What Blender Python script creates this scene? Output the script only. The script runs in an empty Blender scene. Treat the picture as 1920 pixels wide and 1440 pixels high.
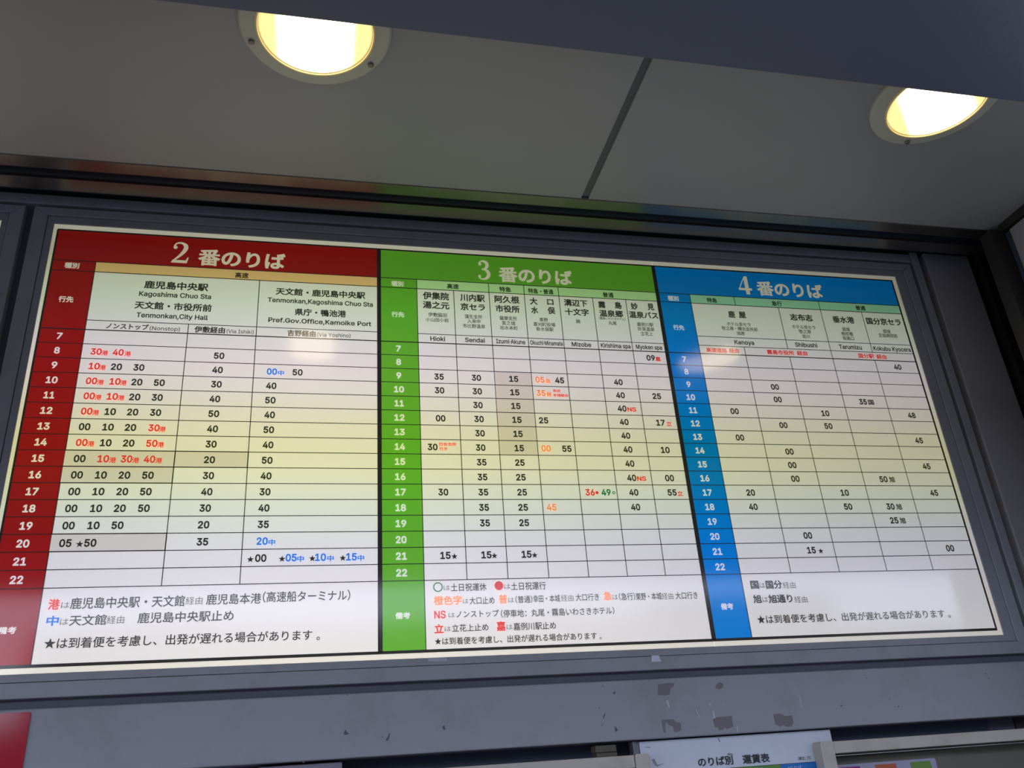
import bpy, bmesh, math, os
from mathutils import Vector, Matrix
from mathutils.geometry import tessellate_polygon

# ---------------------------------------------------------------- camera, sky, exposure
S = 0.77                      # metres per board unit
Z0 = 1.6 + 1.3594512 * S      # height of the board's datum line
def W(x, y, z):               # board frame (x right, y up, z out of the wall) -> world
    return Vector((x * S, -z * S, Z0 + y * S))
sc = bpy.context.scene
COL = sc.collection
sc.view_settings.view_transform = 'Standard'
sc.view_settings.look = 'None'
sc.view_settings.exposure = 0.0
sc.view_settings.gamma = 1.0
sc.view_settings.use_curve_mapping = False
cam = bpy.data.cameras.new('camera')
cam.sensor_width = 36.0
cam.lens = 36.0 * 1625.0 / 1920.0
cam.clip_start = 0.02
camo = bpy.data.objects.new('camera', cam)
COL.objects.link(camo)
R = ((0.9757762332080093, -0.06863297765503233, 0.2077263995851091),
     (-0.028574875171551096, 0.9013967609410136, 0.43205017749559976),
     (-0.21689679392586433, -0.4275200506914884, 0.8776003572477784))
M = Matrix.Identity(4)
for j in range(3):
    bx, by, bz = R[j]
    M[0][j], M[1][j], M[2][j] = bx, -bz, by
loc = W(0.71155838, -1.35945123, 2.16679378)
M[0][3], M[1][3], M[2][3] = loc
camo.matrix_world = M
sc.camera = camo

wd = bpy.data.worlds.new('overcast_sky')
sc.world = wd
wd.use_nodes = True
bg = wd.node_tree.nodes['Background']
bg.inputs[0].default_value = (0.70, 0.78, 1.0, 1)
bg.inputs[1].default_value = 4.4
sc.cycles.max_bounces = 8
sc.cycles.diffuse_bounces = 5
sc.cycles.glossy_bounces = 4
try:
    sc.cycles.use_denoising = True
except Exception:
    pass

# ---------------------------------------------------------------- materials
def new_mat(name):
    m = bpy.data.materials.new(name)
    m.use_nodes = True
    return m, m.node_tree, m.node_tree.nodes['Principled BSDF']
def paint(name, rgb, rough=0.5, dirt=0.0, metal=0.0, spec=0.5, scale=9.0, dirtcol=(0.12, 0.11, 0.1)):
    m, nt, b = new_mat(name)
    b.inputs['Base Color'].default_value = (*rgb, 1)
    b.inputs['Roughness'].default_value = rough
    b.inputs['Metallic'].default_value = metal
    b.inputs['Specular IOR Level'].default_value = spec
    tc = nt.nodes.new('ShaderNodeTexCoord')
    if dirt > 0:
        n1 = nt.nodes.new('ShaderNodeTexNoise'); n1.inputs['Scale'].default_value = scale; n1.inputs['Detail'].default_value = 8
        n1.inputs['Roughness'].default_value = 0.65
        nt.links.new(tc.outputs['Object'], n1.inputs['Vector'])
        r = nt.nodes.new('ShaderNodeValToRGB')
        r.color_ramp.elements[0].position = 0.5; r.color_ramp.elements[0].color = (0, 0, 0, 1)
        r.color_ramp.elements[1].position = 0.78; r.color_ramp.elements[1].color = (dirt, dirt, dirt, 1)
        nt.links.new(n1.outputs['Fac'], r.inputs['Fac'])
        mx = nt.nodes.new('ShaderNodeMix'); mx.data_type = 'RGBA'
        mx.inputs[6].default_value = (*rgb, 1); mx.inputs[7].default_value = (*dirtcol, 1)
        nt.links.new(r.outputs['Color'], mx.inputs[0])
        nt.links.new(mx.outputs[2], b.inputs['Base Color'])
        n2 = nt.nodes.new('ShaderNodeTexNoise'); n2.inputs['Scale'].default_value = 160
        nt.links.new(tc.outputs['Object'], n2.inputs['Vector'])
        bp = nt.nodes.new('ShaderNodeBump'); bp.inputs['Strength'].default_value = 0.12; bp.inputs['Distance'].default_value = 0.002
        nt.links.new(n2.outputs['Fac'], bp.inputs['Height']); nt.links.new(bp.outputs['Normal'], b.inputs['Normal'])
    return m

# flicker bands and dim top painted into the backlight: (board height, tint)
BAND_TINTS = [(-1.05, (0.95, 0.87, 0.70)), (-0.93, (0.90, 0.82, 0.80)), (-0.80, (0.90, 0.84, 0.92)), (-0.70, (0.86, 0.91, 0.76)),
         (-0.60, (0.93, 1.00, 0.50)), (-0.47, (1.14, 0.94, 0.34)), (-0.33, (1.10, 0.92, 0.84)), (-0.20, (0.92, 0.84, 0.90)),
         (-0.08, (0.62, 0.76, 0.44)), (-0.01, (0.58, 0.64, 0.38)), (0.05, (0.45, 0.40, 0.24)), (0.14, (0.50, 0.50, 0.36))]
GLOW = 0.70
def glow_group():
    g = bpy.data.node_groups.new('sign_backlight', 'ShaderNodeTree')
    g.interface.new_socket('Color', in_out='OUTPUT', socket_type='NodeSocketColor')
    g.interface.new_socket('Normal', in_out='OUTPUT', socket_type='NodeSocketVector')
    N, L = g.nodes, g.links
    out = N.new('NodeGroupOutput')
    geo = N.new('ShaderNodeNewGeometry'); sp = N.new('ShaderNodeSeparateXYZ')
    L.new(geo.outputs['Position'], sp.inputs[0])
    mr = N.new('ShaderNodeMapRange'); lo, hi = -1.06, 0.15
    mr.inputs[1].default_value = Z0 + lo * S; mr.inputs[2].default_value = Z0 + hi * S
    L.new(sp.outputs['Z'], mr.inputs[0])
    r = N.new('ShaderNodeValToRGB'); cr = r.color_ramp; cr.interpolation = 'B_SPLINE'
    while len(cr.elements) < len(BAND_TINTS): cr.elements.new(0.5)
    for e, (y, c) in zip(cr.elements, BAND_TINTS):
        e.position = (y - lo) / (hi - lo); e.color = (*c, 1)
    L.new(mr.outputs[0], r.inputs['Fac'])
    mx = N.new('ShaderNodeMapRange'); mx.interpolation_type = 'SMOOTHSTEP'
    for i, v in enumerate((0.6 * S, 2.7 * S, 1.0, 0.48)): mx.inputs[i + 1].default_value = v  # glow dimmed towards the right end, painted into the emission
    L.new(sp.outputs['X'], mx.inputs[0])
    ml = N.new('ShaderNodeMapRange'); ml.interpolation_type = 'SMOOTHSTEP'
    for i, v in enumerate((-0.05 * S, 0.7 * S, 0.84, 1.0)): ml.inputs[i + 1].default_value = v  # and dimmed a little at the left end
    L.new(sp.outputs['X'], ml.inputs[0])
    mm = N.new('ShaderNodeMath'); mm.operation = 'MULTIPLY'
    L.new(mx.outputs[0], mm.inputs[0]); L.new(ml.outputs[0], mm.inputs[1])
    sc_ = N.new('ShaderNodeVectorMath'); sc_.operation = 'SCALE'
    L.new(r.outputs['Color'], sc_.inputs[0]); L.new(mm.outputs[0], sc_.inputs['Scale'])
    L.new(sc_.outputs[0], out.inputs['Color'])
    # the thin sheets are faintly wavy
    wn = N.new('ShaderNodeTexNoise'); wn.inputs['Scale'].default_value = 2.2; wn.inputs['Detail'].default_value = 1
    L.new(geo.outputs['Position'], wn.inputs['Vector'])
    ws = N.new('ShaderNodeMath'); ws.operation = 'MULTIPLY_ADD'; ws.inputs[1].default_value = 0.012; ws.inputs[2].default_value = -0.006
    L.new(wn.outputs['Fac'], ws.inputs[0])
    cb = N.new('ShaderNodeCombineXYZ'); L.new(ws.outputs[0], cb.inputs['Z'])
    va = N.new('ShaderNodeVectorMath'); va.operation = 'ADD'
    L.new(geo.outputs['Normal'], va.inputs[0]); L.new(cb.outputs[0], va.inputs[1])
    nn = N.new('ShaderNodeVectorMath'); nn.operation = 'NORMALIZE'; L.new(va.outputs[0], nn.inputs[0])
    L.new(nn.outputs[0], out.inputs['Normal'])
    return g
GG = glow_group()
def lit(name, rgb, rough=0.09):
    """print on the backlit acrylic sheet: glossy, and passing the banded backlight tinted by the print"""
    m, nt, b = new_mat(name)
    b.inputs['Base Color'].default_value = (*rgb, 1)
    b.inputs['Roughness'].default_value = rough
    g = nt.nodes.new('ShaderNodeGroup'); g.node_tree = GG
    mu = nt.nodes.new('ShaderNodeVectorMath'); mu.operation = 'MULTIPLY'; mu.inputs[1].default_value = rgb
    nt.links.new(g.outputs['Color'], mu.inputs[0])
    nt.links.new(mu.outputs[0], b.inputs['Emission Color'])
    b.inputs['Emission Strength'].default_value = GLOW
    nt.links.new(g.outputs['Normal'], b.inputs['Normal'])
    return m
WHITE = (0.86, 0.86, 0.86)
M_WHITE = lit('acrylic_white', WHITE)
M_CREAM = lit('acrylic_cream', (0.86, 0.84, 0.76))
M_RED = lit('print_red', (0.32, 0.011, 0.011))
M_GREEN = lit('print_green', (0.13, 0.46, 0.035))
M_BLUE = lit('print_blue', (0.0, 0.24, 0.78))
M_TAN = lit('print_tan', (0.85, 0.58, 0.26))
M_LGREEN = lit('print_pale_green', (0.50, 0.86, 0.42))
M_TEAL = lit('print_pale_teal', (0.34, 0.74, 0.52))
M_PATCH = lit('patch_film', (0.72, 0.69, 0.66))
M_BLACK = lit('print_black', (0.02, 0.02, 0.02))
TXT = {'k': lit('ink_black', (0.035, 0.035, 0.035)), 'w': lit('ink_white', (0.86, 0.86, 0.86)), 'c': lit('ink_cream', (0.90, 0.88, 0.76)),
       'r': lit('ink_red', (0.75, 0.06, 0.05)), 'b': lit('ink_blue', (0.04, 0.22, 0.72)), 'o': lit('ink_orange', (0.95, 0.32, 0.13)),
       'g': lit('ink_green', (0.02, 0.20, 0.07)), 't': lit('ink_grey', (0.12, 0.12, 0.12))}
M_FRAME = paint('grey_enamel', (0.29, 0.30, 0.325), 0.42, 0.35, scale=7)
M_BEZEL = paint('grey_enamel_bezel', (0.27, 0.28, 0.305), 0.4, 0.35, scale=9)
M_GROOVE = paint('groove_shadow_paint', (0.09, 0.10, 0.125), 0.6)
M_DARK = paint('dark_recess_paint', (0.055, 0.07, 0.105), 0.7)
M_PILLAR = paint('pillar_enamel', (0.33, 0.315, 0.335), 0.5, 0.2)
M_CEIL = paint('ceiling_panel_paint', (0.37, 0.36, 0.345), 0.45, 0.06, scale=3)
M_BATTEN = paint('batten_paint', (0.13, 0.13, 0.135), 0.6)
M_BEAM = paint('beam_paint', (0.12, 0.135, 0.19), 0.5, 0.1)
M_METAL = paint('aluminium_channel', (0.25, 0.22, 0.20), 0.3, metal=0.9)
M_BROWN = paint('dark_corner_channel', (0.045, 0.038, 0.036), 0.4, metal=0.3)
M_TRIM = paint('lamp_trim_paint', (0.58, 0.55, 0.45), 0.4)
M_GASKET = paint('lamp_gasket', (0.50, 0.43, 0.26), 0.25)
for m_, c_ in ((M_GASKET, (0.09, 0.065, 0.02)),):
    b_ = m_.node_tree.nodes['Principled BSDF']; b_.inputs['Emission Color'].default_value = (*c_, 1); b_.inputs['Emission Strength'].default_value = 1.0  # lens light on the gasket painted in as a faint glow
M_RIM = paint('lit_rim', (0.8, 0.7, 0.4), 0.3)
b_ = M_RIM.node_tree.nodes['Principled BSDF']; b_.inputs['Emission Color'].default_value = (1.0, 0.72, 0.24, 1); b_.inputs['Emission Strength'].default_value = 0.9  # bright edge line round the lens, painted as emission
M_SCREW = paint('screw_steel', (0.25, 0.22, 0.18), 0.4, metal=0.6)
M_MOULD = paint('cream_moulding', (0.48, 0.44, 0.38), 0.5, 0.5, scale=12, dirtcol=(0.2, 0.17, 0.13))
M_OLIVE = paint('cabinet_back', (0.14, 0.13, 0.10), 0.8, 0.1)
M_CHROME = paint('chrome_strip', (0.6, 0.6, 0.62), 0.2, metal=1.0)
M_PAPER = paint('fare_sheet_white', (0.62, 0.65, 0.72), 0.5, 0.25, scale=6, dirtcol=(0.3, 0.3, 0.33))
M_INK = paint('plain_ink', (0.02, 0.02, 0.025), 0.5)
M_FG = paint('fare_green', (0.09, 0.26, 0.03), 0.5)
M_FB = paint('fare_blue', (0.0, 0.16, 0.52), 0.5)
M_CARD = paint('card_lavender', (0.33, 0.32, 0.44), 0.5)
M_MAG = paint('card_magenta', (0.22, 0.02, 0.18), 0.5)
M_ORG = paint('card_orange', (0.45, 0.09, 0.03), 0.5)
M_CGR = paint('card_green', (0.12, 0.25, 0.03), 0.5)
M_RESID = paint('sticker_glue', (0.175, 0.165, 0.175), 0.7, 0.3, scale=60)
M_SCUFF = paint('scuff_mark', (0.09, 0.09, 0.11), 0.7)
M_SCUFF2 = paint('soft_scuff', (0.30, 0.30, 0.34), 0.7)
M_SCRATCH = paint('scratch_mark', (0.46, 0.46, 0.50), 0.6)
M_TAPE = paint('white_tape', (0.60, 0.60, 0.68), 0.5)
M_SIGNRED = paint('gloss_red', (0.46, 0.008, 0.03), 0.09)
M_ASPHALT = paint('asphalt', (0.022, 0.022, 0.024), 0.8, 0.2, scale=2)
M_TILE = paint('pavement_tile', (0.045, 0.043, 0.041), 0.6, 0.2, scale=2)
M_STREET = paint('concrete_facade', (0.06, 0.055, 0.055), 0.8, 0.1, scale=0.5)
M_PANE = paint('dark_pane', (0.04, 0.05, 0.06), 0.15)

# ---------------------------------------------------------------- mesh helpers (board frame)
class MB:
    def __init__(s): s.v = []; s.f = []
    def add(s, vs, fs):
        n = len(s.v); s.v += [W(*p) for p in vs]; s.f += [tuple(n + i for i in f) for f in fs]; return s
    def quad(s, x0, x1, y0, y1, z): return s.add([(x0, y0, z), (x1, y0, z), (x1, y1, z), (x0, y1, z)], [(0, 1, 2, 3)])
    def box(s, x0, x1, y0, y1, z0, z1):
        vs = [(x, y, z) for z in (z0, z1) for y in (y0, y1) for x in (x0, x1)]
        return s.add(vs, [(0, 2, 3, 1), (4, 5, 7, 6), (0, 1, 5, 4), (2, 6, 7, 3), (0, 4, 6, 2), (1, 3, 7, 5)])
    def prism_x(s, prof, x0, x1):          # prof: (z, y) closed profile, run along x
        n = len(prof); vs = [(x, y, z) for x in (x0, x1) for z, y in prof]
        fs = [(i, (i + 1) % n, n + (i + 1) % n, n + i) for i in range(n)]
        return s.add(vs, fs + [tuple(range(n))[::-1], tuple(range(n, 2 * n))])
    def prism_z(s, pts, z0, z1):           # pts: (x, y) outline, run along z
        n = len(pts)
        if sum(pts[i][0] * pts[(i + 1) % n][1] - pts[(i + 1) % n][0] * pts[i][1] for i in range(n)) < 0: pts = pts[::-1]
        vs = [(x, y, z) for z in (z0, z1) for x, y in pts]
        tri = tessellate_polygon([[Vector((x, y, 0)) for x, y in pts]])
        fs = [(i, (i + 1) % n, n + (i + 1) % n, n + i) for i in range(n)]
        return s.add(vs, fs + [tuple(n + i for i in t) for t in tri])
    def lathe(s, cx, cz, prof, n=64):      # prof: (radius, y) round a vertical axis
        k = len(prof); vs = []
        for i in range(n):
            a = 2 * math.pi * i / n
            vs += [(cx + r * math.cos(a), y, cz + r * math.sin(a)) for r, y in prof]
        fs = [(i * k + j, i * k + j + 1, ((i + 1) % n) * k + j + 1, ((i + 1) % n) * k + j) for i in range(n) for j in range(k - 1)]
        return s.add(vs, fs)
def rounded(x0, x1, y0, y1, r, corners='abcd', n=5):
    pts = []
    for tag, cx, cy, a0 in (('a', x1 - r, y1 - r, 0), ('b', x0 + r, y1 - r, 90), ('c', x0 + r, y0 + r, 180), ('d', x1 - r, y0 + r, 270)):
        if tag in corners: pts += [(cx + r * math.cos(math.radians(a0 + 90 * i / n)), cy + r * math.sin(math.radians(a0 + 90 * i / n))) for i in range(n + 1)]
        else: pts.append((x1 if tag in 'ad' else x0, y1 if tag in 'ab' else y0))
    return pts
def obj(name, mb, mat, parent=None, smooth=False, bevel=0.0, label=None):
    me = bpy.data.meshes.new(name)
    off = Vector(parent['_o']) if parent is not None else Vector((0, 0, 0))
    me.from_pydata([v - off for v in mb.v], [], mb.f)
    me.materials.append(mat); me.update()
    bm = bmesh.new(); bm.from_mesh(me)
    if any(len(f) and True for f in mb.f[:1]) and not getattr(mb, 'flat', False):
        bmesh.ops.recalc_face_normals(bm, faces=bm.faces)
    bm.to_mesh(me); bm.free()
    o = bpy.data.objects.new(name, me); COL.objects.link(o)
    if parent is not None:
        o.parent = parent; o['_o'] = tuple(off)
    else: o['_o'] = (0.0, 0.0, 0.0)
    if smooth:
        for p in me.polygons: p.use_smooth = True
    if bevel:
        md = o.modifiers.new('edge', 'BEVEL'); md.width = bevel * S; md.segments = 2; md.limit_method = 'ANGLE'
    if label: o['label'] = label
    return o
def thing(name, label, cat, at, group=None):
    o = bpy.data.objects.new(name, None); COL.objects.link(o)
    p = W(*at); o.location = p; o['_o'] = tuple(p); o.empty_display_size = 0.05
    o['label'] = label; o['category'] = cat
    if group: o['group'] = group
    return o
def tag(o, label, cat, group=None):
    o['label'] = label; o['category'] = cat
    if group: o['group'] = group
    return o
def struct(o): o['kind'] = 'structure'; return o
class Flat(MB): flat = True               # printed layers: all faces look out of the wall

# ---------------------------------------------------------------- structure
H = 0.2060                                 # underside of the ceiling panels
XL, XR = -12.0, 2.877
struct(obj('floor', MB().box(-60, 60, -3.50, -3.437, -0.4, 5.2), M_TILE))
struct(obj('floor_street', MB().box(-300, 300, -3.66, -3.56, 5.2, 300), M_ASPHALT))
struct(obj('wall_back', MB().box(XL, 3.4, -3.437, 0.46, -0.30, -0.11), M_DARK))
ceil = struct(obj('ceiling', MB().box(XL, 12, H + 0.014, H + 0.30, 0.198, 3.20).box(XL, 3.4, 0.42, 0.50, -0.30, 0.196), M_BATTEN))
seams = [-9.610, -8.029, -6.448, -4.867, -3.286, -1.705, -0.124, 1.457]
for a, b in zip([XL] + seams, seams + [3.038]):
    obj('ceiling_panel', MB().box(a + 0.0114, b - 0.0114, H, H + 0.014, 0.186, 1.2), M_CEIL, ceil)
    obj('ceiling_panel', MB().box(a + 0.0114, b - 0.0114, H, H + 0.014, 1.61, 3.19), M_CEIL, ceil)
for s_ in seams:
    obj('ceiling_joint_strip', MB().box(s_ - 0.0114, s_ + 0.0114, H + 0.006, H + 0.014, 0.186, 3.19), M_BATTEN, ceil)
struct(obj('trim_1', MB().box(XL, 12, 0.0666, H + 0.0005, 0.8772, 1.605), M_BEAM, bevel=0.004))         # dropped beam in front of the lamps
struct(obj('trim_2', MB().box(XL - 0.4, 12, -0.135, H + 0.31, 3.20, 3.30), M_BEAM, bevel=0.01))         # canopy fascia, out of view; set near and low to shade the sign's top
wr = struct(obj('wall_right', MB().box(XR, XR + 0.5, -3.437, H + 0.02, 0.236, 0.45), M_DARK))
obj('wall_panel', MB().box(XR - 0.012, XR + 0.01, -1.6, 0.174, 0.263, 0.45), M_PILLAR, wr, bevel=0.004)
obj('corner_channel', MB().box(XR - 0.055, XR, -3.4, 0.190, 0.186, 0.236), M_BROWN, wr)
obj('cornice_channel', MB().box(XR - 0.020, XR, 0.178, H, 0.236, 0.45), M_BROWN, wr)
obj('recess_side', MB().box(3.08, 3.3, -3.437, 0.46, -0.11, 0.2), M_DARK, wr)
struct(obj('shade_wall_right', MB().box(6.5, 6.8, -3.437, H + 0.05, 0.3, 3.2), M_STREET))  # unseen wall added to cut the light from the right
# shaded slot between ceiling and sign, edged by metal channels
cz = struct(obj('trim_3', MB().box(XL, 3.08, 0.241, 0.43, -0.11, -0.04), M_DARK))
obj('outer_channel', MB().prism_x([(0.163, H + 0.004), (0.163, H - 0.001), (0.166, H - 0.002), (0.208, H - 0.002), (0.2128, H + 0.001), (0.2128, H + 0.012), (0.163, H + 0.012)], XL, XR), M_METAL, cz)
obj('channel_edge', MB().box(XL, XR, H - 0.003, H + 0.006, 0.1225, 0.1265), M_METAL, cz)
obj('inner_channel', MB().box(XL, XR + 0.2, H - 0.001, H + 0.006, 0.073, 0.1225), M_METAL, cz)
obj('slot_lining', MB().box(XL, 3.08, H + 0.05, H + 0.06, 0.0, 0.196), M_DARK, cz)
# fascia panel below the signs, header rail above them, pillar at the right
fa = struct(obj('trim_4', MB().box(XL, 2.93, -1.259, -1.1195, -0.10, 0.0), M_FRAME, bevel=0.003))
struct(obj('trim_5', MB().box(XL, 2.703, 0.211, 0.243, -0.05, 0.0), M_FRAME, bevel=0.003))
struct(obj('trim_6', MB().box(2.705, 2.7345, -1.1, 0.252, -0.06, 0.002), M_FRAME, bevel=0.003))
pl = struct(obj('trim_7', MB().box(2.761, 2.943, -1.12, 0.254, -0.08, 0.0), M_PILLAR, bevel=0.004))
struct(obj('trim_8', MB().box(2.975, 3.02, -3.4, 0.26, -0.06, 0.012), M_BROWN))
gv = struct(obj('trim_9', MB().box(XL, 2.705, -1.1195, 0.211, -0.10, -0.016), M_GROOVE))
# far side of the street (only ever mirrored in the glossy sheets)
far = struct(obj('wall_opposite', MB().box(-9.5, 15.5, -3.56, 5.35, 34, 42).box(15.5, 24, -3.56, 6.0, 34, 42).box(24, 60, -3.56, 4.6, 34, 42), M_STREET))
for i in range(16):
    for j in range(2):
        obj('window_pane', MB().box(-8 + i * 3.4, -5.8 + i * 3.4, -1.6 + j * 3.1, 0.2 + j * 3.1, 33.9, 34.02), M_PANE, far)
struct(obj('wall_opposite_low', MB().box(-60, -10.2, -3.56, 2.2, 36, 42), M_STREET))

def flats(name, polys, z0, z1, mat, parent):
    for p in polys: obj(name, MB().prism_z(p, z0, z1), mat, parent)
def flats_one(name, polys, z0, z1, mat, parent):
    mb = MB()
    for p in polys: mb.prism_z(p, z0, z1)
    return obj(name, mb, mat, parent)
RESIDUE= [[(1.5619, -1.2173), (1.5938, -1.2169), (1.5986, -1.2238), (1.6056, -1.226), (1.6122, -1.2271), (1.6102, -1.243), (1.5992, -1.2475), (1.5907, -1.2458), (1.5904, -1.2342), (1.58, -1.2298), (1.5737, -1.2225), (1.5696, -1.2305), (1.5691, -1.2471), (1.5629, -1.2455)], [(1.6986, -1.2231), (1.71, -1.2184), (1.7511, -1.2174), (1.7508, -1.2428), (1.7332, -1.2476), (1.7264, -1.2436), (1.7209, -1.249), (1.7104, -1.2489), (1.71, -1.2427), (1.7012, -1.2414)], [(1.8661, -1.2198), (1.8852, -1.2181), (1.8977, -1.2254), (1.9167, -1.2245), (1.9182, -1.2411), (1.9106, -1.2513), (1.8967, -1.2506), (1.8868, -1.2461), (1.8798, -1.2497), (1.8671, -1.2437)], [(1.5653, -1.1333), (1.5939, -1.1309), (1.6098, -1.1328), (1.6058, -1.1411), (1.5974, -1.1431), (1.5936, -1.1585), (1.584, -1.1604), (1.5615, -1.1589)], [(1.7234, -1.1403), (1.7355, -1.1347), (1.7426, -1.1411), (1.7397, -1.1495), (1.7294, -1.1527), (1.7191, -1.1486)]]
TAPE= [[(1.556, -1.0637), (1.5768, -1.0645), (1.5773, -1.0736), (1.5805, -1.0757), (1.5786, -1.0798), (1.5705, -1.0795), (1.5544, -1.0788)], [(0.9872, -1.047), (1.0321, -1.0499), (1.0326, -1.0569), (0.9857, -1.0555)]]
SCUFF= [[(0.7893, -1.204), (0.793, -1.1971), (0.7956, -1.2026), (0.8012, -1.207), (0.7938, -1.2096), (0.789, -1.2082)], [(0.8839, -1.2253), (0.8884, -1.2184), (0.8929, -1.2109), (0.8946, -1.2122), (0.8922, -1.2216), (0.8883, -1.2279)], [(0.8757, -1.2177), (0.8789, -1.2173), (0.8785, -1.2196), (0.8763, -1.2198)], [(0.6978, -1.261), (0.7032, -1.2591), (0.7033, -1.2619), (0.7009, -1.2629)], [(1.4389, -1.2236), (1.447, -1.2342), (1.4393, -1.2388)], [(1.4113, -1.2043), (1.4185, -1.1919), (1.4176, -1.1996), (1.4124, -1.2069)], [(1.4046, -1.2243), (1.4099, -1.2157), (1.4078, -1.2219)], [(1.4027, -1.1804), (1.4063, -1.1816), (1.4038, -1.183)], [(1.0152, -1.204), (1.0213, -1.2005), (1.0233, -1.2099), (1.0191, -1.211)], [(1.4452, -1.1472), (1.4502, -1.1442), (1.4499, -1.1506), (1.4457, -1.1513)], [(1.4164, -1.1298), (1.4228, -1.1314), (1.4201, -1.1332)], [(0.7921, -1.1226), (0.7979, -1.122), (0.797, -1.1237)], [(1.125, -1.0934), (1.1339, -1.0901), (1.1433, -1.0933)], [(2.52, -1.1477), (2.5286, -1.1459), (2.5227, -1.1491)], [(2.5264, -1.1611), (2.5307, -1.1581), (2.531, -1.1626)], [(2.1536, -1.1412), (2.1578, -1.1447), (2.1548, -1.1446)], [(2.0578, -1.2072), (2.0695, -1.2072), (2.0629, -1.2101)], [(2.226, -1.2171), (2.2347, -1.2176), (2.2292, -1.22)], [(2.2077, -1.1973), (2.2109, -1.2001), (2.2084, -1.2006)]]
SCRATCH= [[(1.5816, -1.1719), (1.586, -1.1721), (1.5893, -1.1888), (1.5847, -1.1899)], [(1.6935, -1.1841), (1.6986, -1.1844), (1.6991, -1.1916), (1.6969, -1.1907)], [(1.7008, -1.2022), (1.7047, -1.2011), (1.7064, -1.2216), (1.7015, -1.2232)], [(1.7605, -1.2428), (1.7635, -1.2429), (1.7609, -1.2563), (1.7585, -1.2562)], [(1.6561, -1.196), (1.6579, -1.1961), (1.664, -1.2148), (1.6624, -1.2152)], [(1.7337, -1.1853), (1.7355, -1.1854), (1.7356, -1.1915), (1.7341, -1.1914)], [(1.9475, -1.1774), (1.9498, -1.1775), (1.9498, -1.2085), (1.9479, -1.2084)]]

flats('sticker_residue', RESIDUE, 0.0, 0.0006, M_RESID, fa)
flats('paint_chip', SCUFF, 0.0, 0.0005, M_SCUFF, fa)
flats('scratch', SCRATCH, 0.0, 0.0005, M_SCRATCH, fa)

# ---------------------------------------------------------------- lettering
def font_inter():
    try:
        p = os.path.join(bpy.utils.system_resource('DATAFILES'), 'fonts', 'Inter.woff2')
        return bpy.data.fonts.load(p) if os.path.exists(p) else None
    except Exception:
        return None
INTER = font_inter()
_c = {}
def inside(p, poly):
    c = False; n = len(poly); x, y = p
    for i in range(n):
        (x0, y0), (x1, y1) = poly[i], poly[i - 1]
        if (y0 > y) != (y1 > y) and x < (x1 - x0) * (y - y0) / (y1 - y0) + x0: c = not c
    return c
def area(q): return 0.5 * sum(q[i - 1][0] * q[i][1] - q[i][0] * q[i - 1][1] for i in range(len(q)))
def contours(t, latin, res):
    c = bpy.data.curves.new('t', 'FONT'); c.body = t; c.size = 1.0
    if latin and INTER: c.font = INTER
    o = bpy.data.objects.new('t', c); COL.objects.link(o)
    bpy.context.view_layer.update()
    cu = o.to_curve(bpy.context.evaluated_depsgraph_get())
    out = []
    for sp in cu.splines:
        bp = sp.bezier_points; n = len(bp); q = []
        for i in range(n):
            a, b = bp[i], bp[(i + 1) % n]
            p0, p1, p2, p3 = a.co, a.handle_right, b.handle_left, b.co
            d = (p3 - p0).length
            bend = (p1 - (p0 * 2 + p3) / 3).length + (p2 - (p0 + p3 * 2) / 3).length
            k = 1 if bend < 0.02 * d + 1e-5 else res
            for j in range(k):
                u = j / k; w = 1 - u
                v = p0 * w ** 3 + p1 * (3 * w * w * u) + p2 * (3 * w * u * u) + p3 * u ** 3
                if not q or abs(q[-1][0] - v.x) + abs(q[-1][1] - v.y) > 1e-4: q.append((v.x, v.y))
        if len(q) > 2 and abs(q[0][0] - q[-1][0]) + abs(q[0][1] - q[-1][1]) < 1e-4: q.pop()
        if len(q) > 2: out.append(q)
    o.to_curve_clear(); bpy.data.objects.remove(o); bpy.data.curves.remove(c)
    return out
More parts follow.
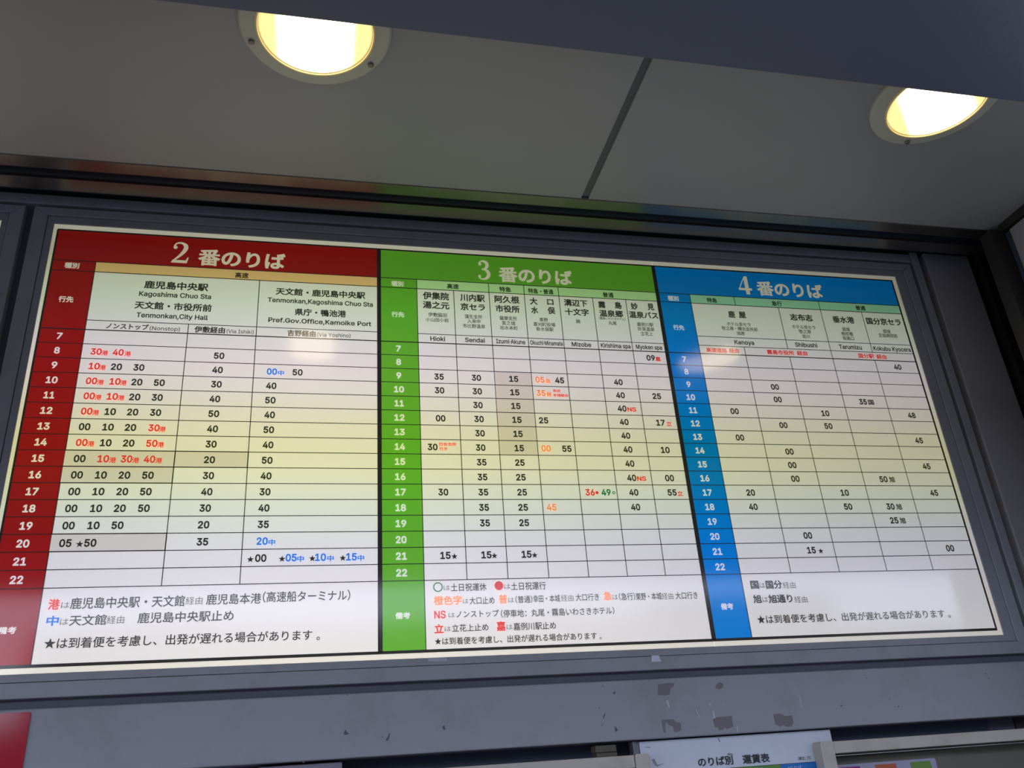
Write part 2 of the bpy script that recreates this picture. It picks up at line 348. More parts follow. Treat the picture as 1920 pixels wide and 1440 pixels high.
def glyphs(s, latin, r, rnd=False):
    """flat pieces of a string at size 1: (x, y, level) points and faces, ink left/right, cap or kanji middle and height; the outline is thickened by r"""
    key = (s, latin, r, rnd)
    if key in _c: return _c[key]
    ref = 'ref' + ('L' if latin else 'J')
    if ref not in _c:
        ys = [p[1] for q in contours('H' if latin else '国', latin, 2) for p in q]; _c[ref] = (min(ys), max(ys))
    y0, y1 = _c[ref]
    qs = contours(s, latin, 5 if rnd else 3)
    sg = 1 if area(max(qs, key=lambda q: abs(area(q)))) > 0 else -1
    outer = [q for q in qs if area(q) * sg > 0]; holes = [q for q in qs if area(q) * sg < 0]
    own = [[] for _ in outer]
    for h in holes:
        cand = [(abs(area(q)), i) for i, q in enumerate(outer) if inside(h[0], q)]
        if cand: own[min(cand)[1]].append(h)
    nv, nf = [], []
    for i, q in enumerate(outer):
        loops = [[Vector((x, y, 0)) for x, y in l] for l in [q] + own[i]]
        base = len(nv); flat = [p for l in [q] + own[i] for p in l]
        nv += [(x, y, 12 + i % 5) for x, y in flat]
        for t in tessellate_polygon(loops):
            a, b, c = (flat[k] for k in t)
            nf.append(tuple(base + k for k in (t if (b[0] - a[0]) * (c[1] - a[1]) - (b[1] - a[1]) * (c[0] - a[0]) > 0 else t[::-1])))
    if r > 0:
        e = 0
        for q in qs:
            n = len(q); nr = []
            for i in range(n):
                (ax, ay), (bx, by) = q[i], q[(i + 1) % n]; l = math.hypot(bx - ax, by - ay) or 1
                nr.append(((by - ay) / l * sg, -(bx - ax) / l * sg))
            of = []
            for i in range(n):
                sx, sy = nr[i - 1][0] + nr[i][0], nr[i - 1][1] + nr[i][1]; l = math.hypot(sx, sy)
                if l < 0.2: sx, sy, l = nr[i][0], nr[i][1], 1
                k = min(1.5 if not rnd else 1.03, 2 / l)
                of.append((q[i][0] + sx / l * k * r, q[i][1] + sy / l * k * r))
            for i in range(n):
                j = (i + 1) % n; b = len(nv); lv = e % 11; e += 1
                nv += [(*q[i], lv), (*of[i], lv), (*of[j], lv), (*q[j], lv)]
                nf.append((b, b + 1, b + 2, b + 3) if sg > 0 else (b, b + 3, b + 2, b + 1))
    xs = [p[0] for p in nv]
    res = (nv, nf, min(xs), max(xs), (y0 + y1) / 2, (y1 - y0) + 2 * r)
    _c[key] = res
    return res
STEP = 6e-6
def star(cx, cy, w, h):
    pts = []
    for i in range(10):
        a = math.pi / 2 + i * math.pi / 5; rr = 0.5 if i % 2 == 0 else 0.2
        pts.append((cx + rr * w * math.cos(a), cy + rr * h * math.sin(a)))
    return pts
def ribbon(path, n=10):
    """variable-width stroke through (x, y, halfwidth) points"""
    P = [path[0]] + path + [path[-1]]; c = []
    for i in range(1, len(P) - 2):
        for k in range(n):
            t = k / n
            c.append([0.5 * (2 * P[i][d] + (P[i + 1][d] - P[i - 1][d]) * t + (2 * P[i - 1][d] - 5 * P[i][d] + 4 * P[i + 1][d] - P[i + 2][d]) * t * t
                     + (3 * P[i][d] - P[i - 1][d] - 3 * P[i + 1][d] + P[i + 2][d]) * t ** 3) for d in range(3)])
    c.append(list(path[-1]))
    L_, R_ = [], []
    for i, (x, y, w) in enumerate(c):
        a = c[max(0, i - 1)]; b = c[min(len(c) - 1, i + 1)]; dx, dy = b[0] - a[0], b[1] - a[1]; l = math.hypot(dx, dy) or 1
        L_.append((x - dy / l * w, y + dx / l * w)); R_.append((x + dy / l * w, y - dx / l * w))
    return [[L_[i], R_[i], R_[i + 1], L_[i + 1]] for i in range(len(c) - 1)]
def disc(cx, cy, r, n=14): return [(cx + r * math.cos(2 * math.pi * i / n), cy + r * math.sin(2 * math.pi * i / n)) for i in range(n)]
SERIF = {
 '2': ribbon([(.13, .74, .03), (.13, .84, .03), (.24, .955, .035), (.42, .965, .045), (.58, .86, .085), (.60, .70, .09), (.50, .50, .075), (.32, .28, .05), (.10, .07, .03)])
      + [disc(.17, .745, .085), [(.04, 0), (.70, 0), (.70, .13), (.10, .13)], [(.60, 0), (.70, 0), (.76, .28), (.71, .28), (.66, .16)]],
 '3': ribbon([(.15, .76, .03), (.15, .87, .03), (.28, .965, .035), (.44, .95, .06), (.56, .85, .085), (.55, .68, .08), (.42, .565, .045), (.27, .535, .03)])
      + ribbon([(.27, .545, .03), (.46, .52, .05), (.60, .40, .085), (.62, .24, .09), (.50, .08, .065), (.32, .025, .035), (.15, .06, .03), (.09, .16, .03)])
      + [disc(.18, .80, .075), disc(.13, .16, .075)],
 '4': ribbon([(.47, .98, .02), (.25, .64, .025), (.04, .27, .02)]) + [[(.40, 0), (.62, 0), (.62, 1), (.46, 1), (.40, .93)], [(.01, .22), (.78, .22), (.78, .34), (.01, .34)]]}
def put(mb, s, wt, x0, x1, y, h, z):
    if wt == 'S':
        w = x1 - x0
        for n_, poly in enumerate(SERIF[s]):
            a = sum(poly[i][0] * poly[(i + 1) % len(poly)][1] - poly[(i + 1) % len(poly)][0] * poly[i][1] for i in range(len(poly)))
            if a < 0: poly = poly[::-1]
            mb.add([(x0 + px / .78 * w, y - h / 2 + py * h, z + n_ * STEP) for px, py in poly], [tuple(range(len(poly)))])
        return
    if s == '★':
        mb.add([(px, py, z) for px, py in star((x0 + x1) / 2, y, (x1 - x0) * 1.08, h * 1.08)] + [((x0 + x1) / 2, y, z)], [(i, (i + 1) % 10, 10) for i in range(10)])
        return
    if s in '●○':
        cx, r = (x0 + x1) / 2, (x1 - x0) / 2; n = 32; ri = 0 if s == '●' else r * (.78 if r > .01 else .5)
        c0 = disc(cx, y, r, n); c1 = disc(cx, y, max(ri, r * .01), n)
        mb.add([(a, b, z) for a, b in c0 + c1], [(i, (i + 1) % n, n + (i + 1) % n, n + i) for i in range(n)]); return
    latin = all(ord(c) < 0x250 for c in s)
    if s[0] == '★':                         # a sentence that opens with a drawn star
        w = (x1 - x0) / len(s)
        put(mb, '★', wt, x0, x0 + w * .95, y, w * .95, z); s = s[1:]; x0 += w * 1.06
    if s[-1] == '。':
        w = (x1 - x0) / len(s); r = w * .16; n = 14
        c0 = disc(x1 - r, y - h * .36, r, n); c1 = disc(x1 - r, y - h * .36, r * .6, n)
        mb.add([(a, b, z) for a, b in c0 + c1], [(i, (i + 1) % n, n + (i + 1) % n, n + i) for i in range(n)])
        s = s[:-1]; x1 -= w * .72
    r = {'b': .030, 'e': .022, 'm': .012, 't': .0, 'T': .034}[wt]
    if latin: r = {'b': .030, 'e': .020, 'm': .006}[wt]
    vs, fs, a, b, ym, hh = glyphs(s, latin, r, wt == 'T')
    sx = (x1 - x0) / (b - a); sy = h / hh
    mb.add([(x0 + (px - a) * sx, y + (py - ym) * sy, z + lv * STEP) for px, py, lv in vs], fs)
TEXT = '''R|r|b|30|0.1298|0.1566|-0.2462|0.0190
R|r|b|港|0.1560|0.1725|-0.2497|0.0145
R|r|b|40|0.1832|0.2100|-0.2462|0.0190
R|r|b|港|0.2117|0.2282|-0.2497|0.0145
R|k|b|50|0.4344|0.4612|-0.2462|0.0190
R|r|b|10|0.1305|0.1573|-0.2885|0.0190
R|r|b|港|0.1560|0.1725|-0.2920|0.0145
R|k|b|20|0.1839|0.2107|-0.2885|0.0190
R|k|b|30|0.2382|0.2650|-0.2885|0.0190
R|k|b|40|0.4334|0.4602|-0.2885|0.0190
R|b|b|00|0.5729|0.5997|-0.2885|0.0190
R|b|b|中|0.6016|0.6181|-0.2920|0.0145
R|k|b|50|0.6398|0.6666|-0.2885|0.0190
R|r|b|00|0.1295|0.1563|-0.3308|0.0190
R|r|b|港|0.1562|0.1727|-0.3343|0.0145
R|r|b|10|0.1854|0.2122|-0.3308|0.0190
R|r|b|港|0.2110|0.2275|-0.3343|0.0145
R|k|b|20|0.2380|0.2648|-0.3308|0.0190
R|k|b|50|0.2924|0.3192|-0.3308|0.0190
R|k|b|30|0.4338|0.4606|-0.3308|0.0190
R|k|b|40|0.5731|0.5999|-0.3308|0.0190
R|r|b|00|0.1296|0.1564|-0.3732|0.0190
R|r|b|港|0.1560|0.1725|-0.3767|0.0145
R|r|b|10|0.1841|0.2109|-0.3732|0.0190
R|r|b|港|0.2104|0.2269|-0.3767|0.0145
R|k|b|20|0.2375|0.2643|-0.3732|0.0190
R|k|b|30|0.2915|0.3183|-0.3732|0.0190
R|k|b|40|0.4329|0.4597|-0.3732|0.0190
R|k|b|50|0.5728|0.5996|-0.3732|0.0190
R|r|b|00|0.1292|0.1560|-0.4155|0.0190
R|r|b|港|0.1555|0.1720|-0.4190|0.0145
R|k|b|10|0.1841|0.2109|-0.4155|0.0190
R|k|b|20|0.2371|0.2639|-0.4155|0.0190
R|k|b|30|0.2918|0.3186|-0.4155|0.0190
R|k|b|50|0.4334|0.4602|-0.4155|0.0190
R|k|b|40|0.5732|0.6000|-0.4155|0.0190
R|k|b|00|0.1298|0.1566|-0.4579|0.0190
R|k|b|10|0.1842|0.2110|-0.4579|0.0190
R|k|b|20|0.2367|0.2635|-0.4579|0.0190
R|r|b|30|0.2923|0.3191|-0.4579|0.0190
R|r|b|港|0.3178|0.3343|-0.4614|0.0145
R|k|b|40|0.4336|0.4604|-0.4579|0.0190
R|k|b|50|0.5730|0.5998|-0.4579|0.0190
R|r|b|00|0.1289|0.1557|-0.5002|0.0190
R|r|b|港|0.1552|0.1717|-0.5037|0.0145
R|k|b|10|0.1840|0.2108|-0.5002|0.0190
R|k|b|20|0.2373|0.2641|-0.5002|0.0190
R|r|b|50|0.2915|0.3183|-0.5002|0.0190
R|r|b|港|0.3178|0.3343|-0.5037|0.0145
R|k|b|30|0.4333|0.4601|-0.5002|0.0190
R|k|b|40|0.5733|0.6001|-0.5002|0.0190
R|k|b|00|0.1297|0.1565|-0.5426|0.0190
R|r|b|10|0.1835|0.2103|-0.5426|0.0190
R|r|b|港|0.2103|0.2268|-0.5461|0.0145
R|r|b|30|0.2371|0.2639|-0.5426|0.0190
R|r|b|港|0.2637|0.2802|-0.5461|0.0145
R|r|b|40|0.2905|0.3173|-0.5426|0.0190
R|r|b|港|0.3173|0.3338|-0.5461|0.0145
R|k|b|20|0.4326|0.4594|-0.5426|0.0190
R|k|b|50|0.5732|0.6000|-0.5426|0.0190
R|k|b|00|0.1293|0.1561|-0.5849|0.0190
R|k|b|10|0.1835|0.2103|-0.5849|0.0190
R|k|b|20|0.2370|0.2638|-0.5849|0.0190
R|k|b|50|0.2912|0.3180|-0.5849|0.0190
R|k|b|30|0.4333|0.4601|-0.5849|0.0190
R|k|b|40|0.5727|0.5995|-0.5849|0.0190
R|k|b|00|0.1291|0.1559|-0.6273|0.0190
R|k|b|10|0.1831|0.2099|-0.6273|0.0190
R|k|b|20|0.2370|0.2638|-0.6273|0.0190
R|k|b|50|0.2907|0.3175|-0.6273|0.0190
R|k|b|40|0.4328|0.4596|-0.6273|0.0190
R|k|b|30|0.5722|0.5990|-0.6273|0.0190
R|k|b|00|0.1281|0.1549|-0.6696|0.0190
R|k|b|10|0.1833|0.2101|-0.6696|0.0190
R|k|b|20|0.2362|0.2630|-0.6696|0.0190
R|k|b|50|0.2906|0.3174|-0.6696|0.0190
R|k|b|30|0.4323|0.4591|-0.6696|0.0190
R|k|b|40|0.5718|0.5986|-0.6696|0.0190
R|k|b|00|0.1281|0.1549|-0.7119|0.0190
R|k|b|10|0.1828|0.2096|-0.7119|0.0190
R|k|b|50|0.2360|0.2628|-0.7119|0.0190
R|k|b|20|0.4319|0.4587|-0.7119|0.0190
R|k|b|35|0.5724|0.5992|-0.7119|0.0190
R|k|b|05|0.1270|0.1538|-0.7543|0.0190
R|k|b|★|0.1634|0.1799|-0.7573|0.0165
R|k|b|50|0.1812|0.2080|-0.7543|0.0190
R|k|b|35|0.4325|0.4593|-0.7543|0.0190
R|b|b|20|0.5721|0.5989|-0.7543|0.0190
R|b|b|中|0.6004|0.6169|-0.7578|0.0145
R|k|b|★|0.5519|0.5684|-0.7996|0.0165
R|k|b|00|0.5709|0.5977|-0.7966|0.0190
R|k|b|★|0.6264|0.6429|-0.7996|0.0165
R|b|b|05|0.6428|0.6696|-0.7966|0.0190
R|b|b|中|0.6705|0.6870|-0.8001|0.0145
R|k|b|★|0.6987|0.7152|-0.7996|0.0165
R|b|b|10|0.7133|0.7401|-0.7966|0.0190
R|b|b|中|0.7426|0.7591|-0.8001|0.0145
R|k|b|★|0.7725|0.7890|-0.7996|0.0165
R|b|b|15|0.7886|0.8154|-0.7966|0.0190
R|b|b|中|0.8170|0.8335|-0.8001|0.0145
G|k|b|09|1.6675|1.6943|-0.2038|0.0190
G|r|b|嘉|1.6954|1.7119|-0.2073|0.0145
G|k|b|35|1.0248|1.0516|-0.2885|0.0190
G|k|b|30|1.1311|1.1579|-0.2885|0.0190
G|k|b|15|1.2394|1.2662|-0.2885|0.0190
G|o|b|05|1.3165|1.3433|-0.2885|0.0190
G|o|b|急|1.3455|1.3620|-0.2920|0.0145
G|k|b|45|1.3754|1.4022|-0.2885|0.0190
G|k|b|40|1.5542|1.5810|-0.2885|0.0190
G|k|b|30|1.0249|1.0517|-0.3308|0.0190
G|k|b|30|1.1315|1.1583|-0.3308|0.0190
G|k|b|15|1.2395|1.2663|-0.3308|0.0190
G|o|b|35|1.3161|1.3429|-0.3308|0.0190
G|o|b|普|1.3449|1.3614|-0.3343|0.0145
G|k|b|40|1.5553|1.5821|-0.3308|0.0190
G|k|b|25|1.6679|1.6947|-0.3308|0.0190
G|k|b|30|1.1312|1.1580|-0.3732|0.0190
G|k|b|15|1.2396|1.2664|-0.3732|0.0190
G|k|b|40|1.5548|1.5816|-0.3732|0.0190
G|r|b|NS|1.5840|1.6110|-0.3752|0.0135
G|k|b|00|1.0250|1.0518|-0.4155|0.0190
G|k|b|30|1.1320|1.1588|-0.4155|0.0190
G|k|b|15|1.2396|1.2664|-0.4155|0.0190
G|k|b|25|1.3166|1.3434|-0.4155|0.0190
G|k|b|40|1.5557|1.5825|-0.4155|0.0190
G|k|b|17|1.6668|1.6936|-0.4155|0.0190
G|r|b|立|1.6979|1.7144|-0.4190|0.0145
G|k|b|30|1.1323|1.1591|-0.4579|0.0190
G|k|b|15|1.2395|1.2663|-0.4579|0.0190
G|k|b|40|1.5550|1.5818|-0.4579|0.0190
G|k|b|30|1.0005|1.0273|-0.5002|0.0190
G|k|b|30|1.1319|1.1587|-0.5002|0.0190
G|k|b|15|1.2400|1.2668|-0.5002|0.0190
G|o|b|00|1.3164|1.3432|-0.5002|0.0190
G|k|b|55|1.3760|1.4028|-0.5002|0.0190
G|k|b|40|1.5558|1.5826|-0.5002|0.0190
G|k|b|10|1.6686|1.6954|-0.5002|0.0190
G|k|b|35|1.1323|1.1591|-0.5426|0.0190
G|k|b|25|1.2385|1.2653|-0.5426|0.0190
G|k|b|40|1.5558|1.5826|-0.5426|0.0190
G|k|b|35|1.1323|1.1591|-0.5849|0.0190
G|k|b|25|1.2382|1.2650|-0.5849|0.0190
G|k|b|40|1.5556|1.5824|-0.5849|0.0190
G|r|b|NS|1.5845|1.6115|-0.5869|0.0135
G|k|b|00|1.6684|1.6952|-0.5849|0.0190
G|k|b|30|1.0250|1.0518|-0.6273|0.0190
G|k|b|35|1.1323|1.1591|-0.6273|0.0190
G|k|b|25|1.2384|1.2652|-0.6273|0.0190
G|r|b|36|1.4295|1.4563|-0.6273|0.0190
G|r|b|●|1.4582|1.4672|-0.6283|0.0090
G|g|b|49|1.4755|1.5023|-0.6273|0.0190
G|g|b|○|1.5067|1.5157|-0.6283|0.0090
G|k|b|40|1.5561|1.5829|-0.6273|0.0190
G|k|b|55|1.6692|1.6960|-0.6273|0.0190
G|r|b|立|1.6980|1.7145|-0.6308|0.0145
G|k|b|35|1.1318|1.1586|-0.6696|0.0190
G|k|b|25|1.2380|1.2648|-0.6696|0.0190
G|o|b|45|1.3166|1.3434|-0.6696|0.0190
G|k|b|40|1.5556|1.5824|-0.6696|0.0190
G|k|b|35|1.1319|1.1587|-0.7119|0.0190
G|k|b|25|1.2375|1.2643|-0.7119|0.0190
G|k|b|15|1.0246|1.0514|-0.7966|0.0190
G|k|b|★|1.0528|1.0693|-0.7996|0.0165
G|k|b|15|1.1310|1.1578|-0.7966|0.0190
G|k|b|★|1.1571|1.1736|-0.7996|0.0165
G|k|b|15|1.2375|1.2643|-0.7966|0.0190
G|k|b|★|1.2641|1.2806|-0.7996|0.0165
B|k|b|40|2.5115|2.5383|-0.2038|0.0190
B|k|b|00|2.0593|2.0861|-0.2885|0.0190
B|k|b|00|2.0595|2.0863|-0.3308|0.0190
B|k|b|35|2.3513|2.3781|-0.3308|0.0190
B|k|b|国|2.3831|2.4026|-0.3318|0.0175
B|k|b|00|1.9087|1.9355|-0.3732|0.0190
B|k|b|10|2.2101|2.2369|-0.3732|0.0190
B|k|b|48|2.5117|2.5385|-0.3732|0.0190
B|k|b|00|2.0596|2.0864|-0.4155|0.0190
B|k|b|50|2.2102|2.2370|-0.4155|0.0190
B|k|b|00|1.9093|1.9361|-0.4579|0.0190
B|k|b|45|2.5118|2.5386|-0.4579|0.0190
B|k|b|00|2.0604|2.0872|-0.5002|0.0190
B|k|b|00|2.0599|2.0867|-0.5426|0.0190
B|k|b|45|2.5118|2.5386|-0.5426|0.0190
B|k|b|00|2.0602|2.0870|-0.5849|0.0190
B|k|b|50|2.3513|2.3781|-0.5849|0.0190
B|k|b|旭|2.3836|2.4031|-0.5859|0.0175
B|k|b|20|1.9093|1.9361|-0.6273|0.0190
B|k|b|10|2.2104|2.2372|-0.6273|0.0190
B|k|b|45|2.5114|2.5382|-0.6273|0.0190
B|k|b|40|1.9089|1.9357|-0.6696|0.0190
B|k|b|50|2.2103|2.2371|-0.6696|0.0190
B|k|b|30|2.3503|2.3771|-0.6696|0.0190
B|k|b|旭|2.3826|2.4021|-0.6706|0.0175
B|k|b|25|2.3505|2.3773|-0.7119|0.0190
B|k|b|旭|2.3826|2.4021|-0.7129|0.0175
B|k|b|00|2.0600|2.0868|-0.7543|0.0190
B|k|b|15|2.0612|2.0880|-0.7966|0.0190
B|k|b|★|2.0951|2.1116|-0.7996|0.0165
B|k|b|00|2.5112|2.5380|-0.7966|0.0190
R|w|b|7|0.0428|0.0563|-0.2038|.0190
R|w|b|8|0.0428|0.0563|-0.2462|.0190
R|w|b|9|0.0428|0.0563|-0.2885|.0190
R|w|b|10|0.0358|0.0633|-0.3308|.0190
R|w|b|11|0.0370|0.0620|-0.3732|.0190
R|w|b|12|0.0358|0.0633|-0.4155|.0190
R|w|b|13|0.0358|0.0633|-0.4579|.0190
R|w|b|14|0.0358|0.0633|-0.5002|.0190
R|w|b|15|0.0358|0.0633|-0.5426|.0190
R|w|b|16|0.0358|0.0633|-0.5849|.0190
R|w|b|17|0.0358|0.0633|-0.6273|.0190
R|w|b|18|0.0358|0.0633|-0.6696|.0190
R|w|b|19|0.0358|0.0633|-0.7119|.0190
R|w|b|20|0.0358|0.0633|-0.7543|.0190
R|w|b|21|0.0358|0.0633|-0.7966|.0190
R|w|b|22|0.0358|0.0633|-0.8390|.0190
G|w|b|7|0.9193|0.9328|-0.2038|.0190
G|w|b|8|0.9193|0.9328|-0.2462|.0190
G|w|b|9|0.9193|0.9328|-0.2885|.0190
G|w|b|10|0.9123|0.9398|-0.3308|.0190
G|w|b|11|0.9135|0.9385|-0.3732|.0190
G|w|b|12|0.9123|0.9398|-0.4155|.0190
G|w|b|13|0.9123|0.9398|-0.4579|.0190
G|w|b|14|0.9123|0.9398|-0.5002|.0190
G|w|b|15|0.9123|0.9398|-0.5426|.0190
G|w|b|16|0.9123|0.9398|-0.5849|.0190
G|w|b|17|0.9123|0.9398|-0.6273|.0190
G|w|b|18|0.9123|0.9398|-0.6696|.0190
G|w|b|19|0.9123|0.9398|-0.7119|.0190
G|w|b|20|0.9123|0.9398|-0.7543|.0190
G|w|b|21|0.9123|0.9398|-0.7966|.0190
G|w|b|22|0.9123|0.9398|-0.8390|.0190
B|w|b|7|1.7822|1.7957|-0.2038|.0190
B|w|b|8|1.7822|1.7957|-0.2462|.0190
B|w|b|9|1.7822|1.7957|-0.2885|.0190
B|w|b|10|1.7752|1.8027|-0.3308|.0190
B|w|b|11|1.7765|1.8015|-0.3732|.0190
B|w|b|12|1.7752|1.8027|-0.4155|.0190
B|w|b|13|1.7752|1.8027|-0.4579|.0190
B|w|b|14|1.7752|1.8027|-0.5002|.0190
B|w|b|15|1.7752|1.8027|-0.5426|.0190
B|w|b|16|1.7752|1.8027|-0.5849|.0190
B|w|b|17|1.7752|1.8027|-0.6273|.0190
B|w|b|18|1.7752|1.8027|-0.6696|.0190
B|w|b|19|1.7752|1.8027|-0.7119|.0190
B|w|b|20|1.7752|1.8027|-0.7543|.0190
B|w|b|21|1.7752|1.8027|-0.7966|.0190
B|w|b|22|1.7752|1.8027|-0.8390|.0190
R|w|b|種別|0.0310|0.0680|0.0127|0.0178
R|w|b|行先|0.0314|0.0679|-0.0935|0.0180
R|k|b|高速|0.4721|0.5080|0.0101|0.0176
R|k|b|鹿児島中央駅|0.2378|0.4042|-0.0356|0.0239
R|k|e|Kagoshima Chuo Sta|0.2279|0.4136|-0.0647|0.0152
R|k|b|天文館・市役所前|0.2205|0.4177|-0.1011|0.0225
R|k|e|Tenmonkan,City Hall|0.2284|0.4103|-0.1311|0.0149
R|k|b|ノンストップ|0.1574|0.2629|-0.1686|0.0169
R|k|m|(Nonstop)|0.2658|0.3418|-0.1702|0.0114
R|k|b|伊敷経由|0.3784|0.4574|-0.1688|0.0189
R|k|m|(Via Ishiki)|0.4617|0.5326|-0.1699|0.0116
R|k|b|天文館・鹿児島中央駅|0.5844|0.8334|-0.0360|0.0221
R|k|e|Tenmonkan,Kagoshima Chuo Sta|0.5641|0.8547|-0.0646|0.0149
R|k|b|県庁・鴨池港|0.6385|0.7799|-0.1003|0.0216
R|k|e|Pref.Gov.Office,Kamoike Port|0.5687|0.8502|-0.1288|0.0146
R|k|b|吉野経由|0.6217|0.6978|-0.1681|0.0185
R|k|m|(Via Yoshino)|0.7015|0.7926|-0.1691|0.0119
G|w|b|種別|0.9078|0.9435|0.0102|0.0174
G|w|b|行先|0.9076|0.9443|-0.0936|0.0168
G|k|b|高速|1.0718|1.1070|0.0108|0.0167
G|k|b|特急|1.2298|1.2659|0.0103|0.0169
G|k|b|特急・普通|1.3186|1.3973|0.0099|0.0171
G|k|b|普通|1.5553|1.5901|0.0099|0.0174
G|k|b|伊集院|0.9989|1.0764|-0.0256|0.0247
G|k|b|湯之元|0.9982|1.0764|-0.0569|0.0239
G|k|m|伊敷脇田|1.0136|1.0674|-0.0890|0.0131
G|k|m|小山田小前|1.0054|1.0722|-0.1057|0.0130
G|k|e|Hioki|1.0171|1.0599|-0.1676|0.0144
G|k|b|川内駅|1.1093|1.1839|-0.0256|0.0243
G|k|b|京セラ|1.1088|1.1829|-0.0569|0.0233
G|k|m|蒲生支所|1.1200|1.1723|-0.0896|0.0132
G|k|m|入来中|1.1271|1.1667|-0.1051|0.0131
G|k|m|市比野温泉|1.1130|1.1796|-0.1213|0.0130
G|k|e|Sendai|1.1175|1.1759|-0.1673|0.0146
G|k|b|阿久根|1.2129|1.2892|-0.0254|0.0246
G|k|b|市役所|1.2142|1.2872|-0.0575|0.0235
G|k|m|薩摩支所|1.2246|1.2768|-0.0896|0.0133
G|k|m|宮之城|1.2304|1.2707|-0.1059|0.0132
G|k|m|出水本町|1.2243|1.2773|-0.1219|0.0131
G|k|e|Izumi·Akune|1.2090|1.2962|-0.1674|0.0147
G|k|b|大|1.3208|1.3448|-0.0261|0.0243
G|k|b|口|1.3747|1.3947|-0.0258|0.0216
G|k|b|水|1.3224|1.3447|-0.0571|0.0237
G|k|b|俣|1.3739|1.3974|-0.0561|0.0238
G|k|m|栗野|1.3457|1.3716|-0.0890|0.0132
G|k|m|菱刈町役場|1.3259|1.3929|-0.1050|0.0132
G|k|m|新水俣駅|1.3332|1.3864|-0.1211|0.0131
G|k|e|Okuchi·Minamata|1.3108|1.4098|-0.1675|0.0143
G|k|b|溝辺下|1.4274|1.5015|-0.0251|0.0235
G|k|b|十文字|1.4276|1.5029|-0.0569|0.0232
G|k|m|鍋|1.4590|1.4721|-0.0888|0.0133
G|k|e|Mizobe|1.4376|1.4977|-0.1675|0.0148
G|k|b|霧|1.5361|1.5597|-0.0265|0.0236
G|k|b|島|1.5898|1.6115|-0.0260|0.0237
G|k|b|温泉郷|1.5360|1.6124|-0.0565|0.0231
G|k|m|（霧島いわさきホテル）|1.5334|1.6182|-0.0740|0.0086
G|k|m|丸尾|1.5614|1.5875|-0.0895|0.0131
G|k|e|Kirishima spa|1.5281|1.6219|-0.1674|0.0149
G|k|b|妙|1.6417|1.6641|-0.0259|0.0238
G|k|b|見|1.6957|1.7177|-0.0249|0.0239
G|k|b|温泉バス|1.6316|1.7272|-0.0561|0.0233
G|k|m|嘉例川駅|1.6530|1.7069|-0.0892|0.0132
G|k|m|妙見温泉|1.6531|1.7075|-0.1051|0.0131
G|k|m|立花上|1.6606|1.7004|-0.1215|0.0131
G|k|e|Myoken spa|1.6389|1.7225|-0.1674|0.0151
G|r|b|幸田|1.3649|1.3872|-0.3226|0.0092
G|r|b|本城経由|1.3645|1.4097|-0.3363|0.0091
G|r|b|日吉支所|1.0323|1.0788|-0.4918|0.0096
G|r|b|行き|1.0318|1.0535|-0.5052|0.0096
B|w|b|種別|1.7689|1.8053|0.0104|0.0177
B|w|b|行先|1.7707|1.8070|-0.0944|0.0171
B|k|b|特急|1.9011|1.9360|0.0110|0.0169
B|k|b|急行|2.1270|2.1624|0.0116|0.0172
B|k|b|普通|2.4305|2.4670|0.0118|0.0176
B|k|b|鹿|1.9652|1.9883|-0.0377|0.0240
B|k|b|屋|2.0014|2.0257|-0.0373|0.0240
B|k|m|ホテル京セラ|1.9539|2.0351|-0.0726|0.0136
B|k|m|牧之原・輝北支所前|1.9336|2.0563|-0.0889|0.0135
B|k|m|旭原|1.9820|2.0084|-0.1050|0.0135
B|k|e|Kanoya|1.9674|2.0339|-0.1370|0.0152
B|k|b|志布志|2.1811|2.2613|-0.0367|0.0240
B|k|m|ホテル京セラ|2.1806|2.2631|-0.0717|0.0139
B|k|m|牧之原|2.2005|2.2438|-0.0882|0.0138
B|k|m|岩川|2.2086|2.2353|-0.1055|0.0137
B|k|e|Shibushi|2.1757|2.2537|-0.1366|0.0155
B|k|b|垂水港|2.3341|2.4125|-0.0371|0.0243
B|k|m|姫城|2.3594|2.3869|-0.0725|0.0140
B|k|m|検校橋|2.3518|2.3940|-0.0891|0.0140
B|k|m|桜島口|2.3528|2.3938|-0.1054|0.0139
B|k|e|Tarumizu|2.3308|2.4131|-0.1374|0.0157
B|k|b|国分京セラ|2.4570|2.5860|-0.0366|0.0246
B|k|m|姫城|2.5092|2.5366|-0.0729|0.0142
B|k|m|生協病院前|2.4883|2.5578|-0.0888|0.0141
B|k|e|Kokubu Kyocera|2.4550|2.5922|-0.1381|0.0159
B|r|b|高速道路|1.8674|1.9369|-0.1688|0.0155
B|r|b|経由|1.9436|1.9764|-0.1676|0.0156
B|r|b|霧島市役所|2.0714|2.1651|-0.1678|0.0158
B|r|b|経由|2.1751|2.2116|-0.1674|0.0159
B|r|b|国分駅|2.3926|2.4494|-0.1677|0.0162
B|r|b|経由|2.4577|2.4945|-0.1688|0.0162
R|r|b|港|0.1243|0.1484|-0.8972|0.0235
R|k|t|は|0.1516|0.1692|-0.8987|0.0151
R|k|m|鹿児島中央駅・天文館|0.1707|0.4179|-0.8960|0.0246
R|k|t|経由|0.4199|0.4575|-0.8961|0.0175
R|k|m|鹿児島本港|0.4654|0.5907|-0.8945|0.0239
R|k|m|（高速船ターミナル）|0.5940|0.8001|-0.8919|0.0244
R|b|b|中|0.1259|0.1518|-0.9339|0.0214
R|k|t|は|0.1544|0.1717|-0.9363|0.0149
R|k|m|天文館|0.1735|0.2519|-0.9345|0.0228
R|k|t|経由|0.2529|0.2899|-0.9352|0.0169
R|k|m|鹿児島中央駅止め|0.3184|0.5301|-0.9331|0.0233
R|k|m|★は到着便を考慮し、出発が遅れる場合があります。|0.1284|0.7301|-0.9839|0.0228
R|w|b|備考|0.0306|0.0672|-0.9522|0.0152
